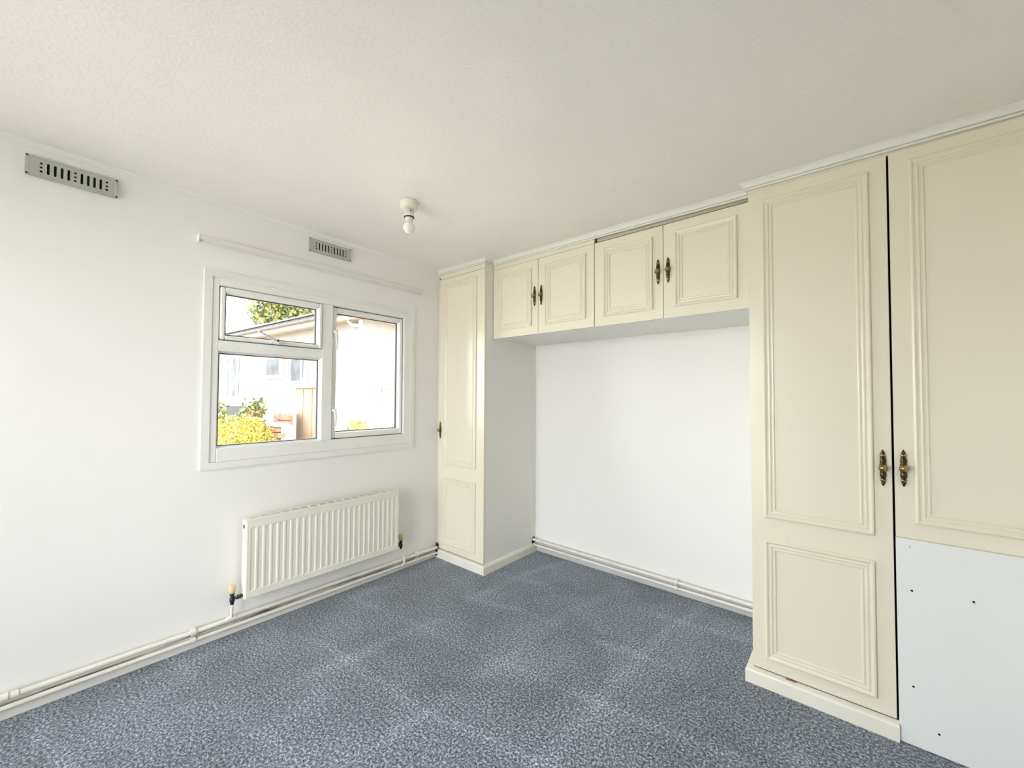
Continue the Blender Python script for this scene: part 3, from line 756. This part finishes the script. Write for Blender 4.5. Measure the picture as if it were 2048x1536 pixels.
# reeds close to the right-hand pane
rnd = random.Random(9)
rp = root('reed_clump', (-1.15, -.15, GZ), 'clump of arching reddish leaves by the right-hand pane', 'plant')
m = MB()
for k in range(16):
    a = rnd.uniform(0, 6.28); l = rnd.uniform(.75, 1.02); s = rnd.uniform(.05, .22); w = .008
    b0 = Vector((-1.15, -.15, GZ)); d = Vector((math.cos(a), math.sin(a), 0)); n_ = Vector((-math.sin(a), math.cos(a), 0)); pts = []
    for i in range(7):
        t = i/6; pts.append(b0+d*(s*t+.18*t**4)+Vector((0, 0, l*(t-.12*t**4))))
    vs_ = []
    for i, p in enumerate(pts): ww_ = w*(1-i/6.5); vs_ += [p-n_*ww_, p+n_*ww_]
    m.add(vs_, [(2*i, 2*i+1, 2*i+3, 2*i+2) for i in range(6)])
tag(obj('foliage', m, M_REED, rp), kind='stuff')

# neighbouring house, its wall running away from the window
ho = root('neighbour_house', (-4.398, 1.27, 0), 'cream neighbouring bungalow with a grey roof outside the window', 'house', rotz=math.radians(4.6))
def hp(name, mb, mat, parent=None, label=None): return obj(name, mb, mat, parent or ho, local=True, label=label)
m = MB(); m.box(-9, 0, 0, 5.2, GZ, 2.63); hp('house_wall', m, M_RENDER)
m = MB(); m.box(-9.3, .28, -.24, -.20, 2.60, 2.78); m.box(.24, .28, -.20, 5.4, 2.60, 2.78); m.box(-9.3, .24, -.20, .0, 2.62, 2.64); m.box(.0, .24, 0, 5.4, 2.62, 2.64); hp('fascia', m, M_FASCIA)
m = MB(); m.add([(-9.4, -.30, 2.78), (.34, -.30, 2.78), (.34, 2.6, 3.42), (-9.4, 2.6, 3.42), (.34, 5.5, 2.78), (-9.4, 5.5, 2.78), (-9.4, -.30, 2.74), (.34, -.30, 2.74), (.34, 5.5, 2.74), (-9.4, 5.5, 2.74)],
      [(0, 1, 2, 3), (3, 2, 4, 5), (0, 6, 7, 1), (1, 7, 8, 4, 2), (4, 8, 9, 5), (5, 9, 6, 0, 3), (6, 9, 8, 7)]); rf = hp('roof', m, M_TILE)
m = MB()
arc = [(-.14, .0)]+[(-.14+.28*k/8, .028*math.sin(math.pi*k/8)+.012) for k in range(9)]+[(.14, 0)]
n = len(arc); sl_ = .64/2.9
vs_ = [(a, -.05, b) for a, b in arc]+[(a, .42, b+.47*sl_) for a, b in arc]
m.add(vs_, [tuple(range(n-1, -1, -1)), tuple(range(n, 2*n))]+[(i, (i+1) % n, n+(i+1) % n, n+i) for i in range(n)])
TL = m.mesh('roof_tile'); TL.materials.append(M_TILE)
for row in range(2):
    for i in range(32):
        o = bpy.data.objects.new('roof_tile', TL); COL.objects.link(o); o.parent = rf
        o.location = (.2-i*.30, -.30+row*.40, 2.785+row*.40*sl_)
def hwin(name, x0, x1, z0, z1, t, panes, label=None):
    m = MB(); m.box(x0, x1, -.05, .0, z0, z1, .005); w = hp(name, m, M_OUTWHITE, label=label)
    for a, b, c, d in panes:
        p = MB(); p.box(a, b, -.056, -.051, c, d); obj('pane', p, M_OUTGLASS, w, local=True)
    return w
hwin('house_window', -3.80, -2.94, 1.60, 2.12, .08, [(-3.68, -3.06, 1.69, 2.06)])
hwin('house_door', -2.66, -1.89, .62, 2.12, .1, [(-2.50, -2.12, 1.54, 2.03), (-2.02, -1.97, 1.6, 2.03)])
hwin('bay_window', -6.20, -4.94, 1.05, 2.30, .1, [(-5.98, -5.86, 1.15, 2.2), (-5.62, -5.42, 1.15, 2.2), (-5.24, -5.18, 1.15, 2.2)])
m = MB(); m.tube([(.03, -.05, 2.60), (.03, -.05, GZ)], .035, 10); m.tube([(-.25, -.12, 2.60), (-.15, -.10, 2.52), (.03, -.05, 2.50)], .03, 10); hp('downpipe', m, M_OUTWHITE)
m = MB(); m.tube([(-9.3, -.29, 2.72), (.3, -.29, 2.72)], .035, 10); hp('gutter', m, M_TILE)

# shed in front of the house
sh = root('garden_shed', (-3.15, .3, GZ), 'low peach garden shed with a white lid', 'shed')
SX0, SX1, SY0, SY1 = -3.86, -2.93, -.10, .86
m = MB(); m.box(SX0, SX1-.012, SY0, SY1, GZ, 1.33); obj('shed_body', m, M_SHED, sh)
for i in range(3):
    a = SX0+.02+i*(SX1-SX0-.06)/3; b = SX0+(i+1)*(SX1-SX0-.06)/3
    m = MB(); m.box(a, b, SY0-.012, SY0, GZ+.02, 1.31, .003); obj('cladding_board', m, M_SHED, sh)
m = MB(); m.box(SX1-.012, SX1, SY0, SY1-.10, GZ, 1.33, .003); obj('sunlit_end', m, M_SHEDSUN, sh)  # shed end in the paler colour, painted as the sunlit face
m = MB(); m.box(SX1-.03, SX1+.02, SY1-.10, SY1+.02, GZ, 1.34, .004); obj('corner_post', m, M_SHED, sh)
m = MB(); m.add([(SX0-.06, SY0-.07, 1.33), (SX1+.05, SY0-.07, 1.33), (SX1+.05, SY1+.05, 1.33), (SX0-.06, SY1+.05, 1.33), (SX0-.06, SY0-.07, 1.36), (SX1+.05, SY0-.07, 1.36), (SX1+.05, SY1+.05, 1.44), (SX0-.06, SY1+.05, 1.44)],
      [(0, 3, 2, 1), (4, 5, 6, 7), (0, 1, 5, 4), (1, 2, 6, 5), (2, 3, 7, 6), (3, 0, 4, 7)]); obj('shed_lid', m, M_OUTWHITE, sh)

# brick steps
st = root('brick_steps', (-3.55, -.45, GZ), 'stepped red brick garden wall left of the shed', 'steps')
m = MB(); m.box(-.105, .105, -.05, .05, -.031, .031, .004); BK = m.mesh('brick'); BK.materials.append(M_BRICK)
m = MB(); m.box(-3.91, -3.31, -.49, -.33, GZ, .80); m.box(-3.91, -3.56, -.32, -.20, GZ, .95); obj('mortar_core', m, M_STONE, st)
for c in range(9):
    for i in range(3):
        off = .105*(c % 2)
        x = -3.80+i*.215+off*.5-.05
        if x > -3.3: continue
        copy_part('brick', BK, (x, -.50, GZ+.036+c*.072), st)
for c in range(9, 11):
    for i in range(2): copy_part('brick', BK, (-3.80+i*.215, -.325, GZ+.036+c*.072), st)
m = MB(); m.box(-3.93, -3.54, -.36, -.19, .955, .99, .004); m.box(-3.93, -3.29, -.56, -.365, .802, .835, .004); obj('coping', m, M_STONE, st)

po = root('planter_box', (-3.74, -.74, GZ), 'yellow planter box behind the sunlit shrub', 'planter')
m = MB(); m.prism([(-.12, 0), (.12, 0), (.15, .72), (-.15, .72)], 1, -.12, .12); m.box(-.165, .165, -.135, .135, .72, .76, .006)
obj('planter_body', m, M_POT, po, local=True)
m = MB(); m.box(-.13, .13, -.10, .10, .755, .765); obj('soil', m, M_BARK, po, local=True)

ch = root('garden_chair', (-4.72, -.62, GZ), 'grey garden chair seen over the shrubs', 'chair', rotz=math.radians(55))
def cp(name, mb, mat): return obj(name, mb, mat, ch, local=True)
for sx in (-.21, .21):
    m = MB(); m.tube([(sx, -.20, 0), (sx, -.20, .62)], .016, 8); cp('leg', m, M_CHAIR)
    m = MB(); m.tube([(sx, .22, 0), (sx, .20, .45), (sx, .26, 1.06)], .018, 8); cp('leg', m, M_CHAIR)
    m = MB(); m.box(sx-.025, sx+.025, -.22, .22, .62, .645, .005); cp('armrest', m, M_CHAIR)
m = MB(); m.box(-.21, .21, -.22, .21, .43, .46, .006); cp('seat', m, M_CHAIR)
for k in range(2):
    m = MB(); m.box(-.20, .20, .245-.0, .265, .94+.065*k, .985+.065*k, .004); cp('back_slat', m, M_CHAIR)
m = MB(); m.box(-.20, .20, .215, .24, .52, .90, .004); cp('backrest', m, M_CHAIRSEAT)

# tree behind the house
tr_ = root('tree', (-20.9, 7.1, GZ), 'tall leafy green tree behind the neighbouring roof', 'tree')
rnd = random.Random(21); m = MB()
TC = Vector((-20.9, 6.2, 5.6))
for c, rad, n in (((-.3, .1, -.4), (1.6, 1.35, 1.5), 2200), ((.8, 1.3, 0), (1.4, 1.6, 1.6), 2200), ((-.8, -.6, .4), (1.25, .95, 1.1), 1000), ((1.8, 2.6, 0), (1.4, 1.4, 1.4), 1100), ((.4, .5, 1.4), (1.7, 1.7, 1.25), 1700)):
    leaves(m, TC+Vector(c), rad, n, .13, rnd, .45)
tag(obj('foliage', m, M_LEAFT, tr_), kind='stuff')
m = MB(); m.tube([(-20.9, 7.1, GZ), (-20.8, 7.0, 3.2), (-20.9, 6.6, 5.6)], [.32, .25, .1], 10); m.tube([(-20.8, 7.0, 3.2), (-19.8, 7.9, 5.6)], [.18, .07], 8); m.tube([(-20.82, 7.0, 3.4), (-21.7, 5.9, 5.8)], [.15, .06], 8)
obj('trunk', m, M_BARK, tr_)
